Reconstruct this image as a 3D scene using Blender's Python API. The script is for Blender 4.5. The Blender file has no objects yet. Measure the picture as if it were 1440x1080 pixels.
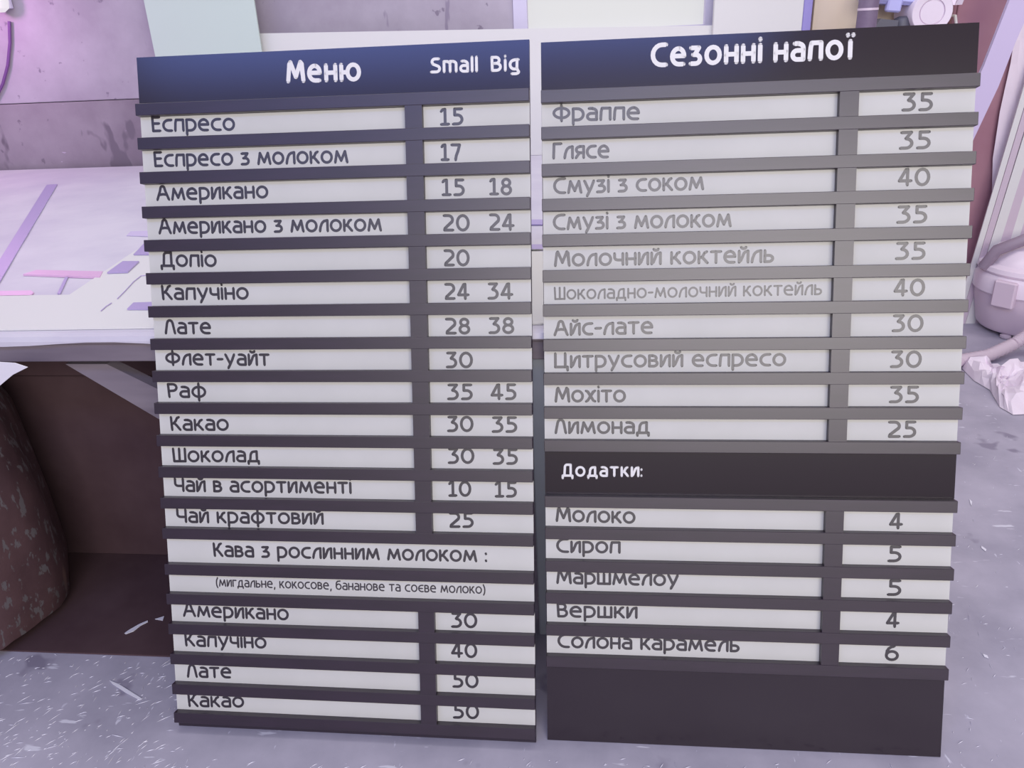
import bpy, bmesh, math, random
from mathutils import Vector, Matrix, Euler

# ------------------------------------------------------------------ camera
CAM = Vector((0.0, 0.0, 1.3322))
PITCH, ROLL, YAW, FPX = math.radians(24.0), 0.04817, 0.114, 1127.6
_c, _s = math.cos(PITCH), math.sin(PITCH)
_f = Vector((0, _c, -_s)); _d = Vector((0, -_s, -_c)); _r = Vector((1, 0, 0))
_r2 = math.cos(ROLL) * _r + math.sin(ROLL) * _d
_d2 = -math.sin(ROLL) * _r + math.cos(ROLL) * _d
_Y = Matrix.Rotation(YAW, 3, 'Z')          # the room's axes follow the table and the boards
RT, DN, FW = _Y @ _r2, _Y @ _d2, _Y @ _f
cam_data = bpy.data.cameras.new('camera')
cam = bpy.data.objects.new('camera', cam_data)
bpy.context.scene.collection.objects.link(cam)
cam.matrix_world = Matrix(((RT.x, -DN.x, -FW.x, CAM.x), (RT.y, -DN.y, -FW.y, CAM.y),
                           (RT.z, -DN.z, -FW.z, CAM.z), (0, 0, 0, 1)))
cam_data.sensor_width = 36.0
cam_data.lens = FPX * 36.0 / 1440.0
cam_data.clip_start = 0.02
scene = bpy.context.scene
scene.camera = cam

def at(px, py, b=None, z=None):
    """pixel of the 1440x1080 photograph -> point of the room at depth b or at height z"""
    r = RT * ((px - 720) / FPX) + DN * ((py - 540) / FPX) + FW
    t = (b - CAM.y) / r.y if b is not None else (z - CAM.z) / r.z
    return CAM + r * t

# ------------------------------------------------------------------ world, lights, exposure
world = bpy.data.worlds.new('world'); scene.world = world
world.use_nodes = True
world.node_tree.nodes['Background'].inputs[0].default_value = (1.0, 0.965, 0.985, 1)
world.node_tree.nodes['Background'].inputs[1].default_value = 0.44
scene.view_settings.view_transform = 'Standard'
scene.view_settings.look = 'None'
scene.view_settings.gamma = 1.0
scene.view_settings.use_curve_mapping = False
scene.view_settings.exposure = 0.0

def area(name, loc, target, sx, sy, power, color):
    l = bpy.data.lights.new(name, 'AREA'); l.shape = 'RECTANGLE'; l.size = sx; l.size_y = sy
    l.energy = power; l.color = color
    o = bpy.data.objects.new(name, l); scene.collection.objects.link(o)
    o.location = loc
    o.rotation_euler = (Vector(target) - Vector(loc)).to_track_quat('-Z', 'Y').to_euler()
    return o
# two area lights added behind the camera, reflected in the boards as glare (radiance = power / (pi * area))
area('board_glare_light', (1.35, -3.0, 2.4), (1.35, 1.0, 2.4), 3.9, 1.6, 186, (1.0, 0.95, 0.91))
area('blue_glare_light', (-1.4, -3.0, 4.95), (-1.4, 1.0, 3.7), 5.6, 1.2, 112, (0.20, 0.32, 1.0))
area('ceiling_light', (-1.2, 2.4, 3.6), (-1.2, 2.4, 0), 2.6, 1.6, 34, (1.0, 0.97, 1.0))
area('right_fill_light', (1.7, 2.5, 3.4), (1.8, 3.2, 0), 2.2, 1.0, 26, (1.0, 0.94, 0.97))  # unseen fill light added to brighten the things at the right
TA = [
    ('Еспресо', 0.0222, 0.1419, 0.1933, 0.1449),
    ('Еспресо з молоком', 0.0224, 0.2087, 0.4156, 0.2125),
    ('Американо', 0.0233, 0.2737, 0.2537, 0.2743),
    ('Американо з молоком', 0.0235, 0.3387, 0.4770, 0.3420),
    ('Допіо', 0.0237, 0.4026, 0.1415, 0.4047),
    ('Капучіно', 0.0217, 0.4683, 0.2040, 0.4694),
    ('Лате', 0.0237, 0.5366, 0.1228, 0.5372),
    ('Флет-уайт', 0.0215, 0.5994, 0.2407, 0.6010),
    ('Раф', 0.0214, 0.6656, 0.1046, 0.6654),
    ('Какао', 0.0235, 0.7332, 0.1485, 0.7324),
    ('Шоколад', 0.0239, 0.7984, 0.2104, 0.7964),
    ('Чай в асортименті', 0.0239, 0.8601, 0.3987, 0.8590),
    ('Чай крафтовий', 0.0248, 0.9254, 0.3384, 0.9236),
    ('Кава з рослинним молоком :', 0.0996, 0.9960, 0.6707, 0.9941),
    ('(мигдальне, кокосове, бананове та соєве молоко)', 0.1021, 1.0594, 0.6660, 1.0591),
    ('Американо', 0.0258, 1.1270, 0.2561, 1.1280),
    ('Капучіно', 0.0257, 1.1922, 0.2053, 1.1908),
    ('Лате', 0.0262, 1.2610, 0.1258, 1.2588),
    ('Какао', 0.0246, 1.3265, 0.1499, 1.3225),
]
PA = [
    ('15', 0.5945, 0.1489, 0.6393, 0.1492),
    ('17', 0.5943, 0.2135, 0.6337, 0.2147),
    ('15', 0.5948, 0.2783, 0.6393, 0.2794),
    ('18', 0.6858, 0.2792, 0.7292, 0.2803),
    ('20', 0.5951, 0.3444, 0.6476, 0.3455),
    ('24', 0.6841, 0.3450, 0.7331, 0.3460),
    ('20', 0.5954, 0.4103, 0.6463, 0.4111),
    ('24', 0.5954, 0.4741, 0.6448, 0.4747),
    ('34', 0.6793, 0.4745, 0.7291, 0.4751),
    ('28', 0.5953, 0.5407, 0.6450, 0.5410),
    ('38', 0.6803, 0.5403, 0.7302, 0.5407),
    ('30', 0.5956, 0.6063, 0.6491, 0.6064),
    ('35', 0.5967, 0.6687, 0.6475, 0.6686),
    ('45', 0.6823, 0.6684, 0.7328, 0.6683),
    ('30', 0.5953, 0.7319, 0.6480, 0.7316),
    ('35', 0.6834, 0.7327, 0.7337, 0.7324),
    ('30', 0.5953, 0.7955, 0.6486, 0.7949),
    ('35', 0.6843, 0.7962, 0.7342, 0.7957),
    ('10', 0.5950, 0.8617, 0.6413, 0.8610),
    ('15', 0.6875, 0.8618, 0.7315, 0.8612),
    ('25', 0.5947, 0.9250, 0.6448, 0.9240),
    ('30', 0.5947, 1.1318, 0.6485, 1.1315),
    ('40', 0.5934, 1.1950, 0.6474, 1.1944),
    ('50', 0.5947, 1.2589, 0.6489, 1.2585),
    ('50', 0.5944, 1.3254, 0.6489, 1.3248),
]
HA = [
    ('Меню', 0.2987, 0.0602, 0.4456, 0.0621),
    ('Small', 0.5776, 0.0530, 0.6681, 0.0546),
    ('Big', 0.6912, 0.0548, 0.7470, 0.0561),
]
TB = [
    ('Фраппе', 0.0202, 0.1423, 0.1814, 0.1450),
    ('Глясе', 0.0191, 0.2105, 0.1259, 0.2114),
    ('Смузі з соком', 0.0204, 0.2742, 0.2981, 0.2738),
    ('Смузі з молоком', 0.0192, 0.3407, 0.3487, 0.3418),
    ('Молочний коктейль', 0.0207, 0.4089, 0.4263, 0.4081),
    ('Шоколадно-молочний коктейль', 0.0202, 0.4710, 0.5134, 0.4681),
    ('Айс-лате', 0.0188, 0.5400, 0.2080, 0.5375),
    ('Цитрусовий еспресо', 0.0195, 0.6018, 0.4528, 0.5997),
    ('Мохіто', 0.0197, 0.6683, 0.1568, 0.6682),
    ('Лимонад', 0.0192, 0.7301, 0.2023, 0.7293),
    ('Молоко', 0.0199, 0.9055, 0.1759, 0.9072),
    ('Сироп', 0.0207, 0.9687, 0.1473, 0.9677),
    ('Маршмелоу', 0.0202, 1.0325, 0.2602, 1.0318),
    ('Вершки', 0.0205, 1.1019, 0.1807, 1.1001),
    ('Солона карамель', 0.0217, 1.1658, 0.3789, 1.1631),
]
PB = [
    ('35', 0.6396, 0.1462, 0.6926, 0.1470),
    ('35', 0.6380, 0.2122, 0.6919, 0.2124),
    ('40', 0.6386, 0.2761, 0.6940, 0.2771),
    ('35', 0.6390, 0.3421, 0.6920, 0.3423),
    ('35', 0.6392, 0.4068, 0.6920, 0.4072),
    ('40', 0.6393, 0.4726, 0.6941, 0.4730),
    ('30', 0.6389, 0.5375, 0.6943, 0.5380),
    ('30', 0.6386, 0.6037, 0.6943, 0.6039),
    ('35', 0.6393, 0.6692, 0.6922, 0.6691),
    ('25', 0.6389, 0.7345, 0.6904, 0.7342),
    ('4', 0.6490, 0.9098, 0.6741, 0.9094),
    ('5', 0.6488, 0.9740, 0.6743, 0.9735),
    ('5', 0.6504, 1.0403, 0.6767, 1.0400),
    ('4', 0.6510, 1.1041, 0.6760, 1.1037),
    ('6', 0.6517, 1.1708, 0.6778, 1.1705),
]
HB = [
    ('Сезонні напої', 0.1994, 0.0527, 0.5565, 0.0535),
    ('Додатки:', 0.0324, 0.8146, 0.1890, 0.8141),
]
# ------------------------------------------------------------------ helpers
C = scene.collection
def link(name, me, mat=None, parent=None):
    o = bpy.data.objects.new(name, me); C.objects.link(o)
    if mat: me.materials.append(mat)
    if parent: o.parent = parent
    return o
def tag(o, label=None, cat=None, group=None, kind=None):
    if label: o['label'] = label
    if cat: o['category'] = cat
    if group: o['group'] = group
    if kind: o['kind'] = kind
    return o
def empty(name, loc, label, cat, group=None, rot=(0, 0, 0)):
    o = bpy.data.objects.new(name, None); C.objects.link(o)
    o.location = loc; o.rotation_euler = rot; o.empty_display_size = 0.05
    return tag(o, label, cat, group)
def finish(name, bm, mat, parent=None, smooth=False):
    bmesh.ops.recalc_face_normals(bm, faces=bm.faces)
    me = bpy.data.meshes.new(name); bm.to_mesh(me); bm.free()
    if smooth:
        for p in me.polygons: p.use_smooth = True
        try: me.set_sharp_from_angle(angle=math.radians(40))
        except Exception: pass
    return link(name, me, mat, parent)
def box(bm, x0, x1, y0, y1, z0, z1, bev=0.0):
    r = bmesh.ops.create_cube(bm, size=1.0)
    vs = r['verts']
    for v in vs:
        v.co = Vector(((x0 + x1) / 2 + v.co.x * (x1 - x0), (y0 + y1) / 2 + v.co.y * (y1 - y0), (z0 + z1) / 2 + v.co.z * (z1 - z0)))
    if bev:
        es = list({e for v in vs for e in v.link_edges})
        bmesh.ops.bevel(bm, geom=es, offset=bev, segments=1, affect='EDGES', profile=0.5)
def boxobj(name, x0, x1, y0, y1, z0, z1, mat, parent=None, bev=0.0):
    bm = bmesh.new(); box(bm, x0, x1, y0, y1, z0, z1, bev)
    return finish(name, bm, mat, parent)
def tube(bm, pts, rad, n=10, caps=True):
    pts = [Vector(p) for p in pts]
    rads = rad if isinstance(rad, (list, tuple)) else [rad] * len(pts)
    rings = []; up = None
    for i, p in enumerate(pts):
        t = (pts[min(i + 1, len(pts) - 1)] - pts[max(i - 1, 0)]).normalized()
        if up is None: up = t.orthogonal().normalized()
        up = (up - t * up.dot(t)).normalized(); sd = t.cross(up)
        rings.append([bm.verts.new(p + (up * math.cos(a) + sd * math.sin(a)) * rads[i]) for a in (2 * math.pi * k / n for k in range(n))])
    for A, B in zip(rings, rings[1:]):
        for k in range(n): bm.faces.new((A[k], A[(k + 1) % n], B[(k + 1) % n], B[k]))
    if caps: bm.faces.new(rings[0]); bm.faces.new(rings[-1][::-1])
def lathe(bm, prof, n=32, sx=1.0, sy=1.0, c=(0, 0)):
    rings = [[bm.verts.new((c[0] + r * sx * math.cos(2 * math.pi * k / n), c[1] + r * sy * math.sin(2 * math.pi * k / n), z)) for k in range(n)] for r, z in prof]
    for A, B in zip(rings, rings[1:]):
        for k in range(n): bm.faces.new((A[k], A[(k + 1) % n], B[(k + 1) % n], B[k]))
    bm.faces.new(rings[0]); bm.faces.new(rings[-1][::-1])
def prism(bm, poly, off):
    """polygon of points, thickened by the vector off"""
    off = Vector(off)
    a = [bm.verts.new(Vector(p)) for p in poly]; b = [bm.verts.new(Vector(p) + off) for p in poly]
    bm.faces.new(a); bm.faces.new(b[::-1]); n = len(a)
    for k in range(n): bm.faces.new((a[k], a[(k + 1) % n], b[(k + 1) % n], b[k]))

# ------------------------------------------------------------------ materials
def srgb(r, g, b):
    f = lambda c: (c / 255 / 12.92) if c <= 10 else ((c / 255 + 0.055) / 1.055) ** 2.4
    return (f(r), f(g), f(b), 1.0)
def mat(name, col, rough=0.6, spec=0.5, metal=0.0, emis=None, es=0.0, ior=None):
    m = bpy.data.materials.new(name); m.use_nodes = True
    p = m.node_tree.nodes['Principled BSDF']
    p.inputs['Base Color'].default_value = col; p.inputs['Roughness'].default_value = rough
    p.inputs['Specular IOR Level'].default_value = spec; p.inputs['Metallic'].default_value = metal
    if ior: p.inputs['IOR'].default_value = ior
    if emis: p.inputs['Emission Color'].default_value = emis; p.inputs['Emission Strength'].default_value = es
    return m
def varied(m, cols, scale, detail=4.0, rough=0.6, dist=0.0, stretch=(1, 1, 1), pos=(0.35, 0.65), rot=(0, 0, 0), bump=0.0, extra=None):
    """object-space noise between two colours; extra = (colour, scale, threshold, stretch, rot) adds marks"""
    nt = m.node_tree; p = nt.nodes['Principled BSDF']
    tc = nt.nodes.new('ShaderNodeTexCoord')
    def noise(sc, st, ro, det):
        mp = nt.nodes.new('ShaderNodeMapping'); mp.inputs['Scale'].default_value = st; mp.inputs['Rotation'].default_value = ro
        nt.links.new(tc.outputs['Object'], mp.inputs[0])
        n = nt.nodes.new('ShaderNodeTexNoise'); n.inputs['Scale'].default_value = sc; n.inputs['Detail'].default_value = det
        n.inputs['Roughness'].default_value = rough; n.inputs['Distortion'].default_value = dist
        nt.links.new(mp.outputs[0], n.inputs['Vector']); return n
    n = noise(scale, stretch, rot, detail)
    r = nt.nodes.new('ShaderNodeValToRGB'); r.color_ramp.elements[0].position = pos[0]; r.color_ramp.elements[1].position = pos[1]
    r.color_ramp.elements[0].color = cols[0]; r.color_ramp.elements[1].color = cols[1]
    nt.links.new(n.outputs['Fac'], r.inputs[0]); out = r.outputs[0]
    for (col, sc, th, st, ro) in (extra or []):
        n2 = noise(sc, st, ro, 3.0)
        r2 = nt.nodes.new('ShaderNodeValToRGB'); r2.color_ramp.elements[0].position = th; r2.color_ramp.elements[1].position = th + 0.04
        r2.color_ramp.elements[0].color = (0, 0, 0, 1); r2.color_ramp.elements[1].color = (1, 1, 1, 1)
        nt.links.new(n2.outputs['Fac'], r2.inputs[0])
        mx = nt.nodes.new('ShaderNodeMixRGB'); mx.inputs[2].default_value = col
        nt.links.new(r2.outputs[0], mx.inputs[0]); nt.links.new(out, mx.inputs[1]); out = mx.outputs[0]
    nt.links.new(out, p.inputs['Base Color'])
    if bump:
        bp = nt.nodes.new('ShaderNodeBump'); bp.inputs['Strength'].default_value = bump; bp.inputs['Distance'].default_value = 0.01
        nt.links.new(n.outputs['Fac'], bp.inputs['Height']); nt.links.new(bp.outputs[0], p.inputs['Normal'])
    return m

M_rail = varied(mat('satin_black_rail', srgb(40, 30, 46), rough=0.40, spec=0.5, ior=1.74), (srgb(28, 8, 32), srgb(36, 16, 40)), 60, stretch=(0.15, 1, 1))
M_panel = mat('glossy_black_film', srgb(28, 12, 28), rough=0.17, spec=0.5, ior=1.64)
M_back = mat('black_board_edge', srgb(50, 42, 54), rough=0.6, spec=0.3)
M_strip = varied(mat('white_plastic_strip', srgb(232, 232, 230), rough=0.75, spec=0.15), (srgb(201, 200, 196), srgb(206, 205, 201)), 6)
M_ink = mat('dark_vinyl_lettering', srgb(34, 24, 38), rough=0.42, spec=0.5, ior=1.85)
M_white_ink = mat('white_vinyl_lettering', srgb(224, 222, 222), rough=0.6, spec=0.2)
M_concrete = varied(mat('bare_concrete', srgb(170, 160, 178), rough=0.9, spec=0.2), (srgb(138, 126, 138), srgb(164, 154, 164)), 2.2, detail=8, bump=0.25,
    extra=[(srgb(122, 112, 124), 4.2, 0.61, (1.5, 1, 0.8), (0, 0.5, 0)), (srgb(132, 122, 134), 13.0, 0.66, (1, 1, 1), (0, 0, 0)), (srgb(205, 190, 212), 9.0, 0.70, (1, 1, 3), (0, 0.9, 0))])
M_concrete_light = varied(mat('pale_concrete_slab', srgb(180, 172, 186), rough=0.9, spec=0.2), (srgb(166, 156, 170), srgb(188, 180, 192)), 2.4, detail=8, bump=0.2,
    extra=[(srgb(140, 130, 146), 14.0, 0.67, (1, 1, 1), (0, 0, 0)), (srgb(150, 140, 158), 5.0, 0.66, (2.5, 1, 0.7), (0, 0.3, 0))])
M_floor = varied(mat('worn_concrete_floor', srgb(140, 140, 165), rough=0.55, spec=0.4), (srgb(160, 156, 172), srgb(186, 181, 196)), 3.5, detail=8, bump=0.15,
    extra=[(srgb(214, 212, 224), 38.0, 0.66, (0.22, 1, 1), (0, 0, 0.9)), (srgb(206, 204, 218), 60.0, 0.68, (1, 0.3, 1), (0, 0, 0.5)), (srgb(142, 136, 154), 5.0, 0.64, (1, 1, 1), (0, 0, 0))])
M_wood = varied(mat('dark_table_wood', srgb(110, 98, 112), rough=0.7, spec=0.3), (srgb(116, 106, 116), srgb(146, 136, 144)), 9, stretch=(0.12, 1, 1))
M_cover = varied(mat('lilac_cover_film', srgb(206, 198, 222), rough=0.55, spec=0.3), (srgb(202, 197, 210), srgb(217, 213, 221)), 3, detail=6, bump=0.1)
M_whitesheet = mat('white_plastic_sheet', srgb(222, 221, 218), rough=0.6, spec=0.25)
M_mint = mat('mint_foam_board', srgb(200, 214, 206), rough=0.8, spec=0.1)
M_lilac = mat('lilac_plastic', srgb(150, 140, 205), rough=0.5)
M_palelilac = mat('pale_lilac_foam', srgb(205, 192, 222), rough=0.7)
M_purple = mat('purple_acrylic', srgb(176, 160, 204), rough=0.4)
M_pink = mat('pink_acrylic', srgb(222, 180, 214), rough=0.4)
M_maroon = varied(mat('maroon_cabinet_paint', srgb(140, 98, 118), rough=0.6, spec=0.4), (srgb(158, 112, 128), srgb(174, 132, 144)), 2)
M_yellow = varied(mat('yellowish_plywood', srgb(222, 200, 178), rough=0.8), (srgb(240, 222, 196), srgb(248, 232, 206)), 3, stretch=(1, 1, 0.2))
M_pole = varied(mat('dull_steel_pole', srgb(120, 104, 128), rough=0.6), (srgb(112, 96, 120), srgb(134, 118, 140)), 8)
M_blue = mat('blue_plastic', srgb(184, 184, 236), rough=0.45)
M_green = mat('dark_green_enamel', srgb(92, 92, 104), rough=0.5)
M_roll = mat('crumpled_pale_film', srgb(234, 222, 234), rough=0.5)
M_vac = mat('pale_grey_plastic', srgb(236, 222, 234), rough=0.3, spec=0.5)
M_vacmid = mat('grey_lilac_plastic', srgb(216, 198, 212), rough=0.4)
M_hose = mat('grey_ribbed_hose', srgb(204, 188, 200), rough=0.5)
M_handle = mat('darker_grey_handle', srgb(150, 134, 150), rough=0.5)
M_bag = varied(mat('dark_brown_bag_plastic', srgb(70, 56, 60), rough=0.5, spec=0.4), (srgb(74, 54, 58), srgb(98, 74, 76)), 3.5, detail=6, bump=0.6,
    extra=[(srgb(108, 102, 104), 34.0, 0.57, (1.6, 1.6, 0.7), (0, 0, 0)), (srgb(122, 98, 92), 4.0, 0.66, (2, 2, 0.3), (0, 0.4, 0))])
M_brown = varied(mat('shade_brown', srgb(80, 62, 66), rough=0.8, spec=0.2), (srgb(78, 58, 62), srgb(90, 70, 74)), 4)
M_paper = mat('white_scrap_paper', srgb(222, 218, 226), rough=0.8)
M_shave = mat('white_plastic_shaving', srgb(232, 230, 240), rough=0.5)
M_cable = mat('dark_violet_cable', srgb(120, 80, 140), rough=0.5)
M_leg = mat('grey_painted_steel', srgb(196, 202, 214), rough=0.55)
M_glow = mat('daylight_in_window', srgb(120, 120, 120), rough=0.9, emis=(0.93, 0.93, 0.92, 1), es=0.62)
M_lamp = mat('lamp_glow', srgb(120, 120, 120), emis=(0.95, 0.9, 0.95, 1), es=0.75)
M_frame = mat('window_frame_white', srgb(214, 208, 230), rough=0.6)

# ------------------------------------------------------------------ the setting
bm = bmesh.new(); box(bm, -4.2, 4.2, -3.2, 4.3, -0.05, 0.0)
tag(finish('floor', bm, M_floor), kind='structure')
WB = 3.85                                     # face of the back wall
ZJ = at(100, 143, b=WB).z                     # joint between the concrete slabs
a_w0, a_w1 = at(722, 20, b=WB).x, at(1008, 20, b=WB).x
ZS = at(735, 60, b=WB).z
bm = bmesh.new()
box(bm, -4.2, a_w0, WB + 0.04, WB + 0.25, 0, 3.6); box(bm, a_w1, 4.2, WB + 0.04, WB + 0.25, 0, 3.6)
box(bm, a_w0, a_w1, WB + 0.04, WB + 0.25, 0, ZS); box(bm, a_w0, a_w1, WB + 0.04, WB + 0.25, 2.9, 3.6)
wall = tag(finish('wall_back', bm, M_concrete), kind='structure')
for (x0, x1, z0, z1) in ((-4.2, a_w0, 0, ZJ - 0.0015), (-4.2, a_w0, ZJ + 0.0015, 3.6), (a_w1, 4.2, 0, ZJ - 0.0015), (a_w1, 4.2, ZJ + 0.0015, 3.6), (a_w0, a_w1, 0, ZS), (a_w0, a_w1, 2.9, 3.6)):
    boxobj('concrete_panel', x0, x1, WB, WB + 0.04, z0, z1, M_concrete if z0 == 0 else M_concrete_light, wall, 0.003)
win = tag(finish('window_1', (lambda b: (box(b, a_w0, a_w0 + 0.06, WB - 0.01, WB + 0.1, ZS, 2.9), box(b, a_w1 - 0.05, a_w1, WB - 0.01, WB + 0.1, ZS, 2.9),
      box(b, a_w0 + 0.06, a_w1 - 0.05, WB - 0.01, WB + 0.1, ZS, ZS + 0.04), box(b, a_w0 + 0.06, a_w1 - 0.05, WB - 0.01, WB + 0.1, 2.85, 2.9), b)[-1])(bmesh.new()), M_frame), kind='structure')
boxobj('pane', a_w0 + 0.06, a_w1 - 0.05, WB + 0.05, WB + 0.056, ZS + 0.04, 2.85, M_glow, win)
bm = bmesh.new(); box(bm, -4.3, -4.2, -3.2, 4.1, 0, 3.6); tag(finish('wall_left', bm, M_concrete), kind='structure')
bm = bmesh.new(); box(bm, 4.2, 4.3, -3.2, 4.1, 0, 3.6); tag(finish('wall_right', bm, M_concrete), kind='structure')

# ------------------------------------------------------------------ stroke lettering
XH = 0.78
def A(cx, cy, rx, ry, a0, a1): return ('a', cx, cy, rx, ry, a0, a1)
def O(cx, cy, rx, ry): return [A(cx, cy, rx, ry, 90, 450)]
h = XH / 2
G = {}
def g(ch, w, *st): G[ch] = (w, st)
# lower case
g('о', .66, O(.33, h, .33, h)); G['o'] = G['о']
g('с', .54, [(.54, XH), (.36, XH), A(.36, h, .36, h, 90, 270), (.36, 0), (.54, 0)])
g('є', .54, [(.54, XH), (.36, XH), A(.36, h, .36, h, 90, 270), (.36, 0), (.54, 0)], [(.06, h), (.46, h)])
g('е', .62, [(.04, h + .02), (.60, h + .02), A(.31, h + .02, .29, h - .02, 0, 90), A(.33, h, .33, h, 90, 270), (.33, 0), (.56, 0)])
g('п', .54, [(0, 0), (.03, .55), (.08, XH), (.54, XH), (.54, 0)])
g('р', .58, [(0, -.3), (0, XH), (.24, XH), A(.24, h, .34, h, 90, -90), (.1, 0)])
g('м', .80, [(0, 0), (.13, XH), (.40, .12), (.67, XH), (.80, 0)])
g('л', .52, [(0, 0), (.05, .3), A(.42, .22, .36, .54, 165, 90), (.52, XH), (.52, 0)])
g('и', .52, [(0, XH), (0, 0), (.1, .12), (.22, .45), A(.46, .38, .24, .38, 160, 90), (.52, XH), (.52, 0)])
g('й', .52, *G['и'][1], [A(.26, 1.08, .14, .12, 200, 340)])
g('к', .50, [(0, XH), (0, 0)], [(0, .34), (.12, .38), (.24, .50), (.34, .72), (.46, XH)], [(.18, .42), (.34, .22), (.50, 0)])
g('а', .52, [(.1, XH), (.30, XH), A(.30, .54, .22, .22, 90, 0), (.52, 0), (.22, 0), A(.22, .22, .22, .22, 270, 90), (.52, .44)]); G['a'] = G['а']
g('н', .52, [(0, XH), (0, 0)], [(.52, XH), (.52, 0)], [(0, h), (.52, h)])
g('з', .46, [(.02, XH), (.40, XH), (.20, .44)], [(.12, .44), (.24, .44), A(.24, .22, .22, .22, 90, -90), (0, 0)])
g('і', .0, [(0, XH), (0, 0)], [(0, 1.06), (0, 1.08)]); G['i'] = G['і']
g('ї', .22, [(.11, XH), (.11, 0)], [(-.02, 1.08), (-.02, 1.09)], [(.24, 1.08), (.24, 1.09)])
g('у', .58, [(0, XH), (.30, .04)], [(.58, XH), (.42, .32), (.30, .04), (.16, -.26)])
g('ч', .50, [(0, XH), (0, .52), A(.2, .52, .2, .2, 180, 270), (.50, .32)], [(.50, XH), (.50, 0)])
g('т', .56, [(0, XH), (.56, XH)], [(.28, XH), (.28, 0)])
g('ф', .78, O(.39, h, .39, h), [(.39, 1.04), (.39, -.28)])
g('х', .56, [(0, XH), (.10, XH - .06), (.46, .06), (.56, 0)], [(.56, XH), (.46, XH - .06), (.10, .06), (0, 0)])
g('д', .68, [(.10, 0), (.14, .34), A(.36, .38, .22, .38, 180, 90), (.56, XH), (.56, 0)], [(0, -.2), (0, 0), (.68, 0), (.68, -.2)])
g('ш', .76, [(0, XH), (0, 0), (.76, 0), (.76, XH)], [(.38, XH), (.38, 0)])
g('в', .48, [(0, 0), (0, XH), (.22, XH), A(.22, .59, .20, .17, 90, -90), (0.02, .42)], [(.22, .42), A(.25, .21, .23, .21, 90, -90), (0, 0)])
g('г', .40, [(0, 0), (0, XH), (.40, XH)])
g('ь', .46, [(0, XH), (0, 0), (.23, 0), A(.23, .22, .23, .22, -90, 90), (0, .44)])
g('б', .60, O(.30, .33, .30, .33), [(0, .36), (.02, .66), A(.30, .70, .28, .32, 180, 100), (.50, 1.04)])
g('я', .50, [(.50, 0), (.50, XH), (.24, XH), A(.24, .55, .22, .21, 90, 270), (.50, .34)], [(.24, .34), (0, 0)])
g('ю', .98, [(0, XH), (0, 0)], [(0, h), (.34, h)], O(.66, h, .32, h))
g('-', .30, [(0, h + .03), (.30, h + .03)])
g(',', .06, [(.06, .0), (0, -.22)])
g(':', .0, [(0, .58), (0, .60)], [(0, .03), (0, .05)])
g('(', .16, [(.16, 1.06), A(.30, .38, .30, .68, 120, 240)])
g(')', .16, [(0, 1.06), A(-.14, .38, .30, .68, 60, -60)])
g('m', .90, [(0, 0), (0, XH), (.25, XH), A(.25, .56, .20, .20, 90, 0), (.45, 0)], [(.45, .56), (.45, XH), (.70, XH), A(.70, .56, .20, .20, 90, 0), (.90, 0)])
g('l', .0, [(0, 1.06), (0, 0)])
g('g', .60, [(.56, XH + .02), (.30, XH), A(.28, .42, .28, .34, 90, 270), (.46, .08), (.48, XH)], [(.48, .1), (.52, -.04), A(.36, -.14, .22, .14, 30, -90), (.12, -.28)])
# capitals
g('Е', .50, [(.46, 1), (.02, 1), (.04, 0), (.50, 0)], [(.03, .54), (.44, .54)])
g('А', .78, [(0, 0), (.20, .62), A(.38, .80, .14, .20, 160, 20), (.57, .62), (.78, 0)], [(.12, .36), (.40, .40), (.66, .36)])
g('Д', .80, [(.14, 0), (.18, .66), A(.36, .76, .18, .24, 180, 90), (.66, 1), (.66, 0)], [(0, -.24), (0, 0), (.80, 0), (.80, -.24)])
g('К', .58, [(.0, 1), (.04, 0)], [(.03, .46), (.16, .52), (.30, .70), (.40, .94), (.52, 1)], [(.20, .54), (.36, .34), (.58, 0)])
g('Л', .62, [(0, 0), (.08, .52), A(.31, .66, .20, .34, 165, 15), (.54, .52), (.62, 0)])
g('Ф', .88, O(.44, .50, .44, .34), [(.44, 1.04), (.44, -.04)])
g('Р', .52, [(.05, 0), (0, 1), (.28, 1), A(.28, .74, .24, .26, 90, -90), (.04, .46)])
g('Ш', .80, [(0, 1), (.04, 0), (.80, 0), (.80, 1)], [(.41, 1), (.41, 0)])
g('Ч', .56, [(0, 1), (0, .62), A(.2, .62, .2, .22, 180, 270), (.56, .40)], [(.56, 1), (.56, 0)])
g('Г', .50, [(.0, 0), (.04, 1), (.50, 1)])
g('С', .66, [(.66, 1), (.46, 1), A(.46, .5, .46, .5, 90, 270), (.46, 0), (.66, 0)])
g('М', .86, [(0, 0), (.10, .92), (.16, 1), (.44, .22), (.72, 1), (.78, .92), (.86, 0)])
g('Ц', .76, [(0, 1), (0, 0), (.66, 0)], [(.62, 1), (.62, 0), (.76, 0), (.76, -.24)])
g('В', .54, [(.04, 0), (.0, 1), (.26, 1), A(.26, .77, .20, .23, 90, -90), (.06, .54)], [(.26, .54), A(.29, .27, .25, .27, 90, -90), (.04, 0)])
g('S', .62, [(.56, 1), (.28, 1), A(.28, .77, .22, .23, 90, 180), (.12, .60), (.46, .46), A(.36, .24, .26, .24, 60, -90), (.0, 0)])
g('B', .60, [(.04, 0), (.02, 1), (.30, 1), A(.30, .77, .22, .23, 90, -90), (.16, .54)], [(.28, .54), A(.32, .27, .28, .27, 90, -90), (.04, 0)])
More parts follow.
